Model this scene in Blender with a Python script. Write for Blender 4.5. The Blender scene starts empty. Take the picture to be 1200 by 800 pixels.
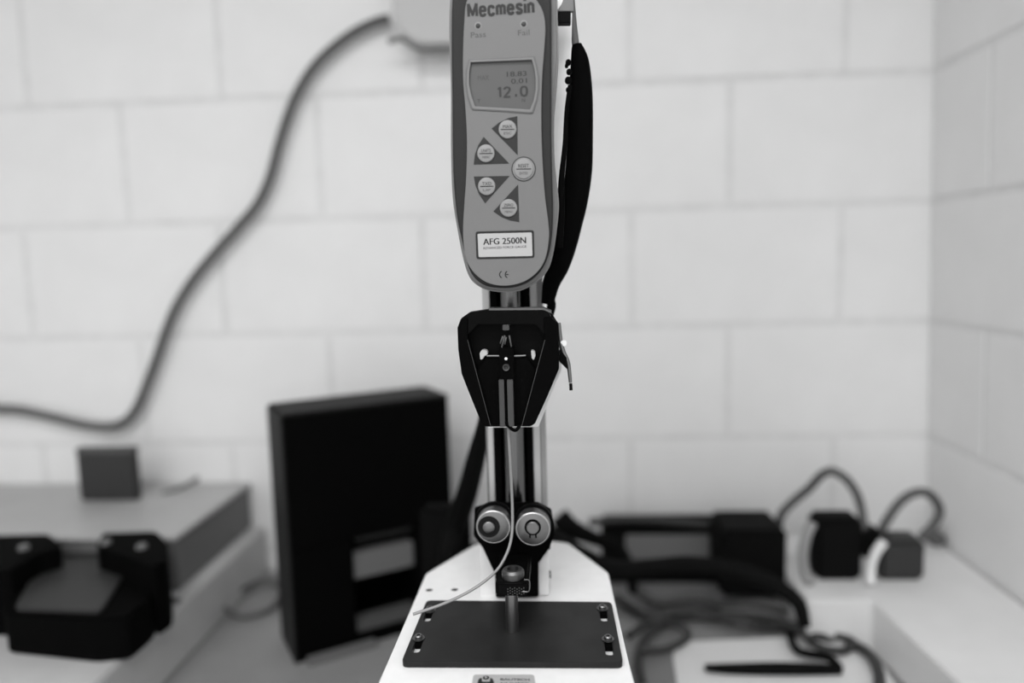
import bpy, bmesh, math, random
from mathutils import Vector, Matrix
random.seed(7)
scn = bpy.context.scene
col = scn.collection

# ---------------------------------------------------------------- camera
F, W, H = 850.0, 1200.0, 800.0
YAW, PITCH, ROLL = math.radians(3.65), math.radians(6.48), -0.026
ZC = 1.45
R3 = (Matrix.Rotation(YAW, 3, 'Z') @ Matrix.Rotation(math.pi/2 - PITCH, 3, 'X') @ Matrix.Rotation(ROLL, 3, 'Z'))
cd = bpy.data.cameras.new('camera'); cam = bpy.data.objects.new('camera', cd); col.objects.link(cam)
cam.matrix_world = Matrix.Translation((0, 0, ZC)) @ R3.to_4x4()
cd.sensor_width = 36; cd.lens = F / W * 36; cd.clip_start = 0.02
cd.dof.use_dof = True; cd.dof.focus_distance = 0.735; cd.dof.aperture_fstop = 1.2
scn.camera = cam
# ---------------------------------------------------------------- world, lamps, exposure
w = bpy.data.worlds.new('room_air'); scn.world = w; w.use_nodes = True
w.node_tree.nodes['Background'].inputs[0].default_value = (1, 1, 1, 1)
w.node_tree.nodes['Background'].inputs[1].default_value = 1.15
def area(name, loc, sx, sy, power, rot=(0, 0, 0)):
    l = bpy.data.lights.new(name, 'AREA'); l.shape = 'RECTANGLE'; l.size = sx; l.size_y = sy; l.energy = power
    o = bpy.data.objects.new(name, l); o.location = loc; o.rotation_euler = rot; col.objects.link(o); return o
area('ceiling_lamp_light', (-0.25, -0.35, 2.66), 1.5, 0.5, 28)
area('ceiling_lamp_light', (-0.9, -1.5, 2.66), 1.5, 0.5, 20)
vs = scn.view_settings
vs.view_transform = 'Standard'; vs.look = 'None'; vs.gamma = 1; vs.use_curve_mapping = False
vs.exposure = 0.19

# ---------------------------------------------------------------- helpers
def P(x, y, Y):
    d = R3 @ Vector(((x-600)/F, -(y-400)/F, -1)); q = d*(Y/d.y); q.z += ZC; return q
def px_of(p):
    c = R3.transposed() @ (Vector(p)-Vector((0, 0, ZC))); return 600+F*c.x/-c.z, 400-F*c.y/-c.z
def PZ(x, y, Z):
    d = R3 @ Vector(((x-600)/F, -(y-400)/F, -1)); q = d*((Z-ZC)/d.z); q.z += ZC; return q
_m = {}
def mat(name, g, rough=0.5, metal=0.0, mottle=0.0, scale=40, bump=0.0, spec=0.5, aniso=None, coat=0.0):
    if name in _m: return _m[name]
    m = bpy.data.materials.new(name); m.use_nodes = True; nt = m.node_tree; b = nt.nodes['Principled BSDF']
    b.inputs['Base Color'].default_value = (g, g, g, 1); b.inputs['Roughness'].default_value = rough
    b.inputs['Metallic'].default_value = metal; b.inputs['Specular IOR Level'].default_value = spec
    b.inputs['Coat Weight'].default_value = coat
    tc = nt.nodes.new('ShaderNodeTexCoord')
    mp = nt.nodes.new('ShaderNodeMapping'); nt.links.new(tc.outputs['Object'], mp.inputs[0])
    if aniso: mp.inputs['Scale'].default_value = aniso
    n = nt.nodes.new('ShaderNodeTexNoise'); n.inputs['Scale'].default_value = scale; n.inputs['Detail'].default_value = 6
    nt.links.new(mp.outputs[0], n.inputs[0])
    if mottle:
        r = nt.nodes.new('ShaderNodeMapRange'); nt.links.new(n.outputs[0], r.inputs[0])
        r.inputs[1].default_value = 0.3; r.inputs[2].default_value = 0.7
        r.inputs[3].default_value = g*(1-mottle); r.inputs[4].default_value = g*(1+mottle)
        nt.links.new(r.outputs[0], b.inputs['Base Color'])
    if bump:
        bp = nt.nodes.new('ShaderNodeBump'); bp.inputs['Strength'].default_value = bump; bp.inputs['Distance'].default_value = 0.002
        nt.links.new(n.outputs[0], bp.inputs['Height']); nt.links.new(bp.outputs[0], b.inputs['Normal'])
    _m[name] = m; return m
M_wall = mat('painted_block', 0.77, 0.6, mottle=0.025, scale=9, bump=0.35)
M_grout = mat('painted_mortar', 0.70, 0.8, mottle=0.05, scale=30, bump=0.4)
M_ceil = mat('ceiling_paint', 0.75, 0.9, bump=0.1)
M_floor = mat('floor_vinyl', 0.25, 0.5, mottle=0.1, scale=12)
M_bench = mat('bench_laminate', 0.24, 0.5, mottle=0.1, scale=8)
M_white = mat('white_enamel', 0.80, 0.32, mottle=0.03, scale=60, bump=0.12)
M_ledge = mat('ledge_paint', 0.72, 0.5, mottle=0.03, scale=12)
M_tray = mat('tray_paint', 0.5, 0.5, mottle=0.06, scale=14)
M_gpan = mat('gauge_panel_grey', 0.14, 0.55, bump=0.08, scale=700)
M_gband = mat('gauge_band_dark', 0.018, 0.6, spec=0.25)
M_gshell = mat('gauge_shell_grey', 0.165, 0.45)
M_ink = mat('dark_ink', 0.02, 0.6, spec=0.2)
M_ink2 = mat('soft_grey_ink', 0.06, 0.6)
M_tri = mat('key_field_dark', 0.026, 0.6, spec=0.25)
M_key = mat('key_grey', 0.225, 0.4)
M_lcd = mat('lcd_glass', 0.075, 0.3, mottle=0.04, scale=30)
M_lcdink = mat('lcd_segments', 0.015, 0.4)
M_lcdghost = mat('lcd_faint_segments', 0.045, 0.4)
M_bez = mat('bezel_grey', 0.10, 0.35)
M_label = mat('label_paper', 0.39, 0.5)
M_blk = mat('black_anodised', 0.0016, 0.5, bump=0.06, scale=500, spec=0.06)
M_blkm = mat('matt_black', 0.0015, 0.8, spec=0.04)
M_edge = mat('worn_black_edge', 0.035, 0.4)
M_plate = mat('slotted_plate_black', 0.012, 0.5, mottle=0.35, scale=22, bump=0.1, spec=0.22)
M_chrome = mat('chromed_steel', 0.14, 0.22, 1.0)
M_steel = mat('turned_steel', 0.19, 0.38, 1.0, bump=0.05, scale=300)
M_bright = mat('bright_steel', 0.85, 0.3, 1.0)
M_dsteel = mat('dark_steel', 0.13, 0.4, 0.9)
M_sheet = mat('upright_aluminium', 0.50, 0.45, 0.2)
M_wire = mat('wire_sheath', 0.24, 0.4)
M_cord = mat('cord_grey', 0.09, 0.6)
M_cordd = mat('cord_dark', 0.03, 0.6)
M_cblk = mat('black_rubber', 0.003, 0.7, spec=0.08)
M_outlet = mat('outlet_plastic', 0.45, 0.45)
M_dkgrey = mat('dark_grey_plastic', 0.02, 0.55)
M_mid = mat('mid_grey_plastic', 0.13, 0.5)
M_tower = mat('tower_black', 0.0015, 0.6, bump=0.05, scale=200, spec=0.03)
M_towers = mat('tower_side_grey', 0.014, 0.6, spec=0.2)
M_towl = mat('tower_grey_strip', 0.13, 0.5)
M_paper = mat('paper', 0.75, 0.8)
M_badge = mat('badge_silver', 0.42, 0.45, 0.1)
M_opening = mat('lit_opening_grey', 0.42, 0.4)  # light showing through the grip openings, put into a pale grey
M_screw = mat('black_screw', 0.012, 0.4, 0.5)

ORI = {}
def tag(o, label=None, cat=None, group=None, kind=None):
    if label: o['label'] = label
    if cat: o['category'] = cat
    if group: o['group'] = group
    if kind: o['kind'] = kind
    return o
def thing(name, loc, label, cat, group=None):
    o = bpy.data.objects.new(name, None); o.location = loc; o.empty_display_size = 0.02; col.objects.link(o)
    ORI[o] = Vector(loc); return tag(o, label, cat, group)
def link(name, me, m, parent=None, smooth=None):
    """mesh is in world coordinates; shift to the parent's (or its own) base"""
    if parent is not None:
        off = ORI[parent]
    else:
        vs_ = [v.co for v in me.vertices]
        off = Vector(((min(v.x for v in vs_)+max(v.x for v in vs_))/2, (min(v.y for v in vs_)+max(v.y for v in vs_))/2, min(v.z for v in vs_)))
    me.transform(Matrix.Translation(-off))
    if m: 
        me.materials.clear(); me.materials.append(m)
    o = bpy.data.objects.new(name, me); col.objects.link(o)
    if parent is not None: o.parent = parent
    else: o.location = off
    ORI[o] = off
    if smooth is not None: 
        try: me.shade_smooth() if smooth else me.shade_flat()
        except Exception: pass
        if smooth and hasattr(me, 'set_sharp_from_angle'): me.set_sharp_from_angle(angle=math.radians(38))
    return o
def fin(name, bm, m, parent=None, smooth=True):
    bmesh.ops.recalc_face_normals(bm, faces=bm.faces)
    me = bpy.data.meshes.new(name); bm.to_mesh(me); bm.free()
    return link(name, me, m, parent, smooth)
def bev(bm, r, seg=2):
    if r <= 0: return
    es = [e for e in bm.edges if len(e.link_faces) == 2 and e.calc_face_angle(0) > 0.6]
    bmesh.ops.bevel(bm, geom=es, offset=r, segments=seg, affect='EDGES', clamp_overlap=True)
def add_box(bm, a, b, rotz=0, piv=None):
    r = bmesh.ops.create_cube(bm, size=1)
    c = [(a[i]+b[i])/2 for i in range(3)]; s = [abs(b[i]-a[i]) for i in range(3)]
    for v in r['verts']:
        v.co = Vector((v.co.x*s[0]+c[0], v.co.y*s[1]+c[1], v.co.z*s[2]+c[2]))
    if rotz:
        p = Vector(piv or c); m = Matrix.Rotation(rotz, 3, 'Z')
        for v in r['verts']: v.co = m @ (v.co-p) + p
    return r['verts']
def box(name, a, b, m, parent=None, r=0.001, rotz=0, piv=None):
    bm = bmesh.new(); add_box(bm, a, b, rotz, piv); bev(bm, r); return fin(name, bm, m, parent)
def boxpx(name, x0, y0, x1, y1, Y, dep, m, parent=None, r=0.001):
    a = P(x0, y0, Y); b = P(x1, y1, Y); c = P(x0, y1, Y)
    return box(name, (a.x, Y, min(a.z, b.z)), (b.x, Y+dep, max(a.z, b.z)), m, parent, r)
def catm(pts, n=8, closed=False):
    pts = [Vector(p) for p in pts]; out = []; N = len(pts)
    rng = range(N if closed else N-1)
    for i in rng:
        g = (lambda k: pts[k % N]) if closed else (lambda k: pts[max(0, min(N-1, k))])
        p0, p1, p2, p3 = g(i-1), g(i), g(i+1), g(i+2)
        for j in range(n):
            t = j/n
            out.append(0.5*((2*p1)+(-p0+p2)*t+(2*p0-5*p1+4*p2-p3)*t*t+(-p0+3*p1-3*p2+p3)*t**3))
    if not closed: out.append(pts[-1])
    return out
def prism_pts(bm, front, dvec):
    a = [bm.verts.new(p) for p in front]; b = [bm.verts.new(p+dvec) for p in front]; n = len(a)
    bm.faces.new(a); bm.faces.new(b[::-1])
    for i in range(n): bm.faces.new((a[i], b[i], b[(i+1) % n], a[(i+1) % n]))
def prism(name, px, Y, dep, m, parent=None, r=0.0, smoothpts=0, seg=2, smooth=True):
    """outline seen at depth Y, extruded back by dep"""
    if smoothpts: px = [(p.x, p.y) for p in catm([(x, y, 0) for x, y in px], smoothpts, True)]
    bm = bmesh.new(); prism_pts(bm, [P(x, y, Y) for x, y in px], Vector((0, dep, 0)))
    bmesh.ops.recalc_face_normals(bm, faces=bm.faces)
    bev(bm, r, seg); return fin(name, bm, m, parent, smooth)
def curve_plate(outline, holes, thick, bevel=0.0):
    """flat plate with holes: outlines are 2-D metre lists; returns mesh in local xy, z centred"""
    cu = bpy.data.curves.new('tmp', 'CURVE'); cu.dimensions = '2D'; cu.fill_mode = 'BOTH'
    cu.extrude = max(thick/2-bevel, 0); cu.bevel_depth = bevel; cu.bevel_resolution = 1
    for pts in [outline]+holes:
        s = cu.splines.new('POLY'); s.points.add(len(pts)-1)
        for i, p in enumerate(pts): s.points[i].co = (p[0], p[1], 0, 1)
        s.use_cyclic_u = True
    o = bpy.data.objects.new('tmp', cu); col.objects.link(o); bpy.context.view_layer.update()
    me = bpy.data.meshes.new_from_object(o.evaluated_get(bpy.context.evaluated_depsgraph_get()))
    bpy.data.objects.remove(o); bpy.data.curves.remove(cu); return me
def holed_front(name, out, holes, Y, dep, m, parent, bevel=0.0):
    f = lambda L: [(P(x, y, Y).x, P(x, y, Y).z) for x, y in L]
    me = curve_plate(f(out), [f(h) for h in holes], dep, bevel)
    me.transform(Matrix(((1, 0, 0, 0), (0, 0, -1, Y+dep/2), (0, 1, 0, 0), (0, 0, 0, 1))))
    return link(name, me, m, parent, True)
def holed_top(name, out, holes, Z, thick, m, parent, bevel=0.0):
    me = curve_plate(out, holes, thick, bevel); me.transform(Matrix.Translation((0, 0, Z-thick/2)))
    return link(name, me, m, parent, True)
def lathe(bm, c, prof, axis='Z', n=32, cap=True):
    """prof: list of (radius, offset along axis)"""
    c = Vector(c); rings = []
    for r, h in prof:
        ring = []
        for k in range(n):
            a = 2*math.pi*k/n; u, v = r*math.cos(a), r*math.sin(a)
            d = {'Z': (u, v, h), 'Y': (u, h, v), 'X': (h, u, v)}[axis]
            ring.append(bm.verts.new(c+Vector(d)))
        rings.append(ring)
    for i in range(len(rings)-1):
        for k in range(n): bm.faces.new((rings[i][k], rings[i][(k+1) % n], rings[i+1][(k+1) % n], rings[i+1][k]))
    if cap: bm.faces.new(rings[0]); bm.faces.new(rings[-1])
def turned(name, c, prof, m, parent=None, axis='Z', n=32, cap=True):
    bm = bmesh.new(); lathe(bm, c, prof, axis, n, cap); return fin(name, bm, m, parent)
def tube(name, pts, rad, m, parent=None, n=10, sub=8):
    """pts world vectors, rad float or list"""
    rs = rad if isinstance(rad, (list, tuple)) else [rad]*len(pts)
    P4 = catm(pts, sub); Rr = [p.x for p in catm([(r, 0, 0) for r in rs], sub)]
    bm = bmesh.new(); rings = []; prev = None
    for i, p in enumerate(P4):
        t = (P4[min(i+1, len(P4)-1)]-P4[max(i-1, 0)]).normalized()
        if prev is None: prev = t.orthogonal().normalized()
        u = (prev-t*prev.dot(t)).normalized(); v = t.cross(u); prev = u
        rings.append([bm.verts.new(p+(u*math.cos(2*math.pi*k/n)+v*math.sin(2*math.pi*k/n))*Rr[i]) for k in range(n)])
    for i in range(len(rings)-1):
        for k in range(n): bm.faces.new((rings[i][k], rings[i][(k+1) % n], rings[i+1][(k+1) % n], rings[i+1][k]))
    bm.faces.new(rings[0]); bm.faces.new(rings[-1])
    return fin(name, bm, m, parent)
def text(name, s, x, y, hpx, Y, m, parent, wpx=None, bold=0.0, tilt=0.0, flat=None, ext=0.00012):
    """lettering centred on pixel x,y with capital height hpx (and width wpx)"""
    cu = bpy.data.curves.new('tmp', 'FONT'); cu.body = s; cu.size = 1;  cu.resolution_u = 3
    o = bpy.data.objects.new('tmp', cu); col.objects.link(o); bpy.context.view_layer.update()
    me = bpy.data.meshes.new_from_object(o.evaluated_get(bpy.context.evaluated_depsgraph_get()))
    bpy.data.objects.remove(o); bpy.data.curves.remove(cu)
    xs = [v.co.x for v in me.vertices]; ys = [v.co.y for v in me.vertices]
    cx, cy = (min(xs)+max(xs))/2, (min(ys)+max(ys))/2; w0, h0 = max(xs)-min(xs), max(ys)-min(ys)
    if flat is None: px = (P(x+1, y, Y)-P(x, y, Y)).length
    else: px = (PZ(x+1, y, flat)-PZ(x, y, flat)).length
    sy = hpx*px/h0; sx = (wpx*px/w0) if wpx else sy
    if flat is not None: sy *= 2.0
    bm = bmesh.new(); bm.from_mesh(me)
    r = bmesh.ops.extrude_face_region(bm, geom=bm.faces[:]); up = [g for g in r['geom'] if isinstance(g, bmesh.types.BMVert)]
    for v in bm.verts: v.co.z = 0
    for v in up: v.co.z = 1
    if bold:
        src = bm.verts[:]+bm.edges[:]+bm.faces[:]
        for sh in (-bold, bold):
            d = bmesh.ops.duplicate(bm, geom=src)
            for v in d['geom']:
                if isinstance(v, bmesh.types.BMVert):
                    v.co.x += sh; v.co.z += (0.06 if sh > 0 else 0.03)*v.co.z
    c, sn = math.cos(tilt), math.sin(tilt); base = P(x, y, Y) if flat is None else PZ(x, y, flat)
    for v in bm.verts:
        a, b, z = (v.co.x-cx)*sx, (v.co.y-cy)*sy, v.co.z*ext
        a, b = a*c-b*sn, a*sn+b*c
        v.co = base+(Vector((a, -z, b)) if flat is None else Vector((a, b, z)))
    return fin(name, bm, m, parent, False)
GLY = {'M': [[(0, 0), (0, 1)], [(0, 1), (.33, .12), (.66, 1)], [(.66, 0), (.66, 1)]],
 'e': [[(0, .38), (.42, .38), (.42, .52), (.35, .66), (.21, .7), (.07, .66), (0, .5), (0, .2), (.07, .04), (.21, 0), (.35, .04), (.42, .16)]],
 'c': [[(.4, .5), (.35, .66), (.21, .7), (.07, .66), (0, .5), (0, .2), (.07, .04), (.21, 0), (.35, .04), (.4, .18)]],
 'm': [[(0, 0), (0, .7)], [(0, .6), (.15, .7), (.3, .62), (.3, 0)], [(.3, .6), (.45, .7), (.6, .62), (.6, 0)]],
 's': [[(.4, .54), (.34, .67), (.2, .7), (.05, .65), (.02, .5), (.1, .4), (.3, .3), (.39, .2), (.35, .05), (.2, 0), (.05, .03), (0, .16)]],
 'i': [[(0, 0), (0, .7)], [(0, .93), (0, 1)]],
 'n': [[(0, 0), (0, .7)], [(0, .6), (.18, .7), (.36, .6), (.36, 0)]],
 '1': [[(.02, .82), (.2, 1), (.2, 0)]],
 '2': [[(0, .78), (.08, .95), (.25, 1), (.42, .93), (.48, .76), (.4, .55), (0, 0), (.5, 0)]],
 '.': [[(.06, .08), (.24, .08)], [(.06, .14), (.24, .14)]],
 '0': [[(.25, 1), (.07, .9), (0, .7), (0, .3), (.07, .1), (.25, 0), (.43, .1), (.5, .3), (.5, .7), (.43, .9), (.25, 1)]]}
def strokes(name, s, x, y, hpx, wpx, Y, m, parent, th, gap, tilt=0.0):
    bm = bmesh.new(); off = 0; lay = [0]
    def poly(pts):
        lay[0] += 1; k_ = -0.02*lay[0]
        a = [bm.verts.new((p[0], k_, p[1])) for p in pts]; b = [bm.verts.new((p[0], 1, p[1])) for p in pts]; n = len(pts)
        bm.faces.new(a); bm.faces.new(b[::-1])
        for i in range(n): bm.faces.new((a[i], b[i], b[(i+1) % n], a[(i+1) % n]))
    for ch in s:
        w_ = max(p[0] for L in GLY[ch] for p in L)
        for L in GLY[ch]:
            for p, q_ in zip(L, L[1:]):
                d = Vector((q_[0]-p[0], q_[1]-p[1])); nn = Vector((-d.y, d.x)).normalized()*th/2
                P0 = Vector(p)+Vector((off, 0)); Q0 = Vector(q_)+Vector((off, 0))
                poly([P0+nn, P0-nn, Q0-nn, Q0+nn])
            for p in L[1:-1]: poly([(p[0]+off+th/2*math.cos(k*math.pi/4), p[1]+th/2*math.sin(k*math.pi/4)) for k in range(8)])
        off += w_+gap
    xs = [v.co.x for v in bm.verts]; zs_ = [v.co.z for v in bm.verts]
    cx, cz, w0, h0 = (min(xs)+max(xs))/2, (min(zs_)+max(zs_))/2, max(xs)-min(xs), max(zs_)-min(zs_)
    px = (P(x+1, y, Y)-P(x, y, Y)).length; base = P(x, y, Y); c, sn = math.cos(tilt), math.sin(tilt)
    for v in bm.verts:
        a, b = (v.co.x-cx)*wpx*px/w0, (v.co.z-cz)*hpx*px/h0
        v.co = base+Vector((a*c-b*sn, -0.00012+v.co.y*0.0002, a*sn+b*c))
    return fin(name, bm, m, parent, False)
def rrect(x0, y0, x1, y1, r, n=4):
    o = []
    for cx, cy, a0 in ((x1-r, y1-r, 0), (x0+r, y1-r, 90), (x0+r, y0+r, 180), (x1-r, y0+r, 270)):
        for k in range(n+1):
            a = math.radians(a0+90*k/n); o.append((cx+r*math.cos(a), cy+r*math.sin(a)))
    return o
def rquad(c, r=0.1, n=4):
    """round the corners of a 2-D polygon"""
    out = []; N = len(c)
    for i in range(N):
        p, a, b = Vector(c[i]), Vector(c[i-1]), Vector(c[(i+1) % N])
        u = (a-p).normalized()*r; v = (b-p).normalized()*r
        for k in range(n+1):
            t = k/n; q = (p+u)*(1-t)**2+p*2*t*(1-t)+(p+v)*t*t; out.append((q.x, q.y))
    return out

# ================================================================ THE SETTING
WY = 1.57
LZ = 2.75
fl = box('floor', (-2.6, -2.6, -0.05), (0.95, 1.85, 0), M_floor, r=0); tag(fl, 'grey floor of the room', kind='structure')
ce = box('ceiling', (-2.6, -2.6, LZ), (0.95, 1.85, LZ+0.05), M_ceil, r=0); tag(ce, 'white painted ceiling', kind='structure')
wl = box('wall_left', (-2.65, -2.6, 0), (-2.6, 1.85, LZ), M_wall, r=0); tag(wl, 'pale painted left wall', kind='structure')
wb = box('wall_back', (-2.6, WY+0.002, 0), (0.95, WY+0.25, LZ), M_grout, r=0)
tag(wb, 'white painted concrete block wall with recessed mortar joints', kind='structure')
courses = [0.30, 0.55, 0.80, 1.053, 1.299, 1.547, 1.806, 2.06, 2.31, 2.56]
anch = {0: 0.15, 1: 0.36, 2: 0.155, 3: 0.364, 4: 0.16, 5: 0.364, 6: 0.159, 7: 0.36, 8: 0.155}
BW = 0.4345; J = 0.0022
cache = {}
def block_mesh(w_, h_, key):
    k = (round(w_, 3), round(h_, 3), key)
    if k in cache: return cache[k]
    bm = bmesh.new(); add_box(bm, (-w_/2, 0, -h_/2), (w_/2, 0.02, h_/2))
    es = [e for e in bm.edges if all(v.co.y < 0.001 for v in e.verts)]
    bmesh.ops.bevel(bm, geom=es, offset=0.0045, segments=2, affect='EDGES')
    bmesh.ops.recalc_face_normals(bm, faces=bm.faces)
    me = bpy.data.meshes.new('concrete_block'); bm.to_mesh(me); bm.free(); me.materials.append(M_wall)
    me.shade_smooth(); me.set_sharp_from_angle(angle=math.radians(60))
    cache[k] = me; return me
def block(parent, me, loc, rz=0):
    o = bpy.data.objects.new('concrete_block', me); col.objects.link(o); o.parent = parent
    o.location = Vector(loc)-ORI[parent]; o.rotation_euler = (random.uniform(-.002, .002), 0, rz)
for i in range(len(courses)-1):
    z0, z1 = courses[i], courses[i+1]
    B0 = 0.449 if i in (4, 2) else BW
    x = anch[i]-5*B0
    if i == 5: x += 0.0
    while x < 0.80:
        x1 = min(x+(B0 if x < anch[i]-0.01 else BW), 0.80)
        if x1-x > 0.05:
            block(wb, block_mesh(x1-x-2*J, z1-z0-2*J, 'b'), ((x+x1)/2, WY+random.uniform(-.0008, .0008), (z0+z1)/2))
        x = x1 if x1 < 0.80 else 1
# right wall, a little out of plumb as in the photograph
RX = 0.79; LEAN = 0.024
bm = bmesh.new()
vsx = add_box(bm, (RX+0.002, -1.2, 0), (RX+0.25, WY+0.003, LZ))
wr = fin('wall_right', bm, M_grout); tag(wr, 'white painted block side wall on the right', kind='structure')
for v in wr.data.vertices: v.co.x += -(v.co.z+ORI[wr].z-0.84)*LEAN
for i in range(len(courses)-1):
    z0, z1 = courses[i], courses[i+1]; zc = (z0+z1)/2
    y = WY-(0.12 if i % 2 else 0.33)-3*BW*1.6
    first = WY-0.004
    ys = [first, first-(0.20 if i % 2 else 0.42)]
    while ys[-1] > -0.6: ys.append(ys[-1]-BW)
    for a, b in zip(ys, ys[1:]):
        me = block_mesh(a-b-2*J, z1-z0-2*J, 'b')
        o = bpy.data.objects.new('concrete_block', me); col.objects.link(o); o.parent = wr
        o.location = Vector((RX-(zc-0.84)*LEAN, (a+b)/2, zc))-ORI[wr]
        o.rotation_euler = (0, -LEAN, -math.pi/2)
        o.rotation_mode = 'XYZ'
        o.rotation_euler = (Matrix.Rotation(-LEAN, 3, 'Y') @ Matrix.Rotation(-math.pi/2, 3, 'Z')).to_euler()

# bench and ledges
BZ = 0.75
be = thing('workbench', (-0.5, 0.9, 0), 'grey laminate workbench running along the white block wall', 'workbench')
box('worktop', (-2.0, 0.30, BZ-0.03), (0.785, WY-0.001, BZ), M_bench, be, 0.002)
for x in (-1.9, 0.70):
    for y in (0.36, 1.48): box('leg', (x-0.025, y-0.025, 0), (x+0.025, y+0.025, BZ-0.03), M_dkgrey, be)
def ledge_poly():
    return [(0.50, 0.30), (0.79, 0.30), (0.79, WY-0.001), (0.36, WY-0.001), (0.36, 1.245), (0.54, 1.245)]
bm = bmesh.new()
prism_pts(bm, [Vector((x, y, BZ)) for x, y in [(0.60, 0.30), (0.785, 0.30), (0.785, WY-0.001), (0.43, WY-0.001), (0.43, 1.245), (0.54, 1.245)]], Vector((0, 0, 0.09)))
bmesh.ops.recalc_face_normals(bm, faces=bm.faces); bev(bm, 0.003)
tag(fin('boxed_ledge', bm, M_ledge), 'white L-shaped boxed ledge along the corner of the walls, right side', 'ledge')

# ================================================================ TEST STAND
BASE = 1.0635; PT = 1.070
st = thing('test_stand', (-0.054, 0.70, BZ), 'white enamelled test stand with black slotted column in the middle of the bench', 'test stand')
q = lambda x, y: (PZ(x, y, BASE).x, PZ(x, y, BASE).y)
base_out = [q(500, 672), q(559, 637), q(600, 634), q(645, 634), q(665, 636), q(712, 671), q(737, 780), (0.068, 0.52), (-0.172, 0.52)]
base_out = rquad(base_out, 0.006)
holes = []
for hx, hy in ((503, 690.5), (533, 690)):
    c = q(hx, hy); holes.append([(c[0]+0.0050*math.cos(a*math.pi/12), c[1]+0.0050*math.sin(a*math.pi/12)) for a in range(24)])
holed_top('base', base_out, holes, BASE, 0.012, M_white, st, 0.0008)
for h in holes:
    cx = sum(a for a, b in h)/24; cy = sum(b for a, b in h)/24
    turned('socket_screw', (cx, cy, BASE-0.010), [(0.0054, 0), (0.0054, 0.0088), (0.0024, 0.0092), (0.0022, 0.005)], M_blkm, st)
UZ = BASE-0.0125
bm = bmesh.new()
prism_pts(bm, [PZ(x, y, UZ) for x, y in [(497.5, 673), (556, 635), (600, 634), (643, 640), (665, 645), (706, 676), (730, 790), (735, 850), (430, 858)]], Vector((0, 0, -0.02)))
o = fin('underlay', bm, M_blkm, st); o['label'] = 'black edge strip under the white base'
box('plinth', (-0.150, 0.55, BZ), (0.045, 0.82, BASE-0.0325), M_white, st, 0.003)
# upright channel
CY = 0.815
def X(px, py=550, Y=CY): return P(px, py, Y).x
box('channel_web', (X(579.5), CY+0.012, BASE), (X(625.5), CY+0.016, 2.05), M_blkm, st, 0)
box('black_rail', (X(579.8), CY-0.003, BASE), (X(588), CY+0.012, 2.05), M_blkm, st, 0.0005)
box('black_rail', (X(618.5), CY-0.003, BASE), (X(625.2), CY+0.012, 2.05), M_blkm, st, 0.0005)
o = box('upright_side', (X(571.0), CY, BASE), (X(579.5), CY+0.045, 2.05), M_sheet, st, 0.0008); o['label'] = 'pale upright side with a toothed edge'
for k in range(60):
    pass
bm = bmesh.new()
for k in range(90):
    z = 1.17+k*0.0019; add_box(bm, (X(571.0)-0.0006, CY-0.0006, z), (X(573.2), CY+0.002, z+0.0008))
o = fin('rack_teeth', bm, M_mid, st, False); o['kind'] = 'stuff'
o = box('upright_side', (X(625.5), CY, BASE), (X(633.5), CY+0.045, 2.05), M_sheet, st, 0.0008)
o = box('upright_flange', (X(633.5), CY+0.006, BASE+0.05), (X(640), CY+0.045, 2.05), mat('flange_grey', 0.3, 0.45), st, 0.0008)
cxr = (X(590.0)+X(617.0))/2; rr = (X(617.0)-X(590.0))/2
turned('guide_column', (cxr, CY+0.002, BASE), [(rr, 0), (rr, 0.98)], M_chrome, st, n=48).data
# side gussets
for pl, dep, lab in (([(563, 640), (566, 641), (581.5, 674), (582, 699), (571, 699.5), (563, 699)], 0.05, None), ([(640.5, 636), (643, 636), (643, 697.5), (631.5, 697.5), (630, 657)], 0.05, None)):
    prism('gusset', pl, 0.797, dep, M_white, st, 0.0006, smooth=True)
for gy, gz in ((0.812, 1.118), (0.81, 1.084)):
    gx = P(643, 650, 0.80).x
    turned('gusset_screw', (gx, gy, gz), [(0.0045, 0), (0.0045, 0.0015), (0.003, 0.002)], M_dsteel, st, 'X', 20)
# black front bracket that carries the rollers
prism('roller_bracket', [(556, 596), (575, 590), (630, 590), (646, 598), (650, 625), (644, 642), (631, 660), (631, 699), (581, 700), (580, 673), (566, 642), (555, 628)], 0.789, 0.007, M_blkm, st, 0.0008)
# rollers
def roller(cx, cy, r, ax, label):
    Y0 = 0.748; c = P(cx, cy, Y0); s = (P(cx+1, cy, Y0)-c).length; R = r*s
    ro = thing('guide_roller', (c.x, Y0+0.02, c.z-R), label, 'roller', 'rollers on the black bracket')
    turned('roller_body', (c.x, Y0, c.z), [(R-0.0016, 0), (R-0.0004, 0.0006), (R, 0.0018), (R, 0.0165), (R*0.9, 0.018)], M_steel, ro, 'Y', 56)
    rim_highlight = turned('rim_highlight', (c.x, Y0-0.0003, c.z), [(R-0.0017, 0), (R-0.0012, -0.0001), (R-0.0002, 0.0005), (R+0.0001, 0.0016), (R-0.0005, 0.0018)], mat('rim_highlight_steel', 0.42, 0.3, 1.0), ro, 'Y', 56, False)  # ring added on the bevel; overhead highlight put into its brighter steel
    turned('flange', (c.x, Y0+0.0185, c.z), [(R*1.14, 0), (R*1.14, 0.004), (R*0.5, 0.005), (R*0.45, 0.022)], M_blk, ro, 'Y', 48)
    return ro, c, s, R, Y0
ro, c, s, R, Y0 = roller(578, 617.5, 20.3, 0, 'left steel guide roller with an off-centre dark recess round its axle')
a = P(573, 617, Y0)
turned('recess_ring', (a.x, Y0-0.0004, a.z), [(0.0118, 0), (0.0118, 0.0006), (0.009, 0.0008)], mat('recess_black', 0.008, 0.6, spec=0.1), ro, 'Y', 40)
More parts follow.
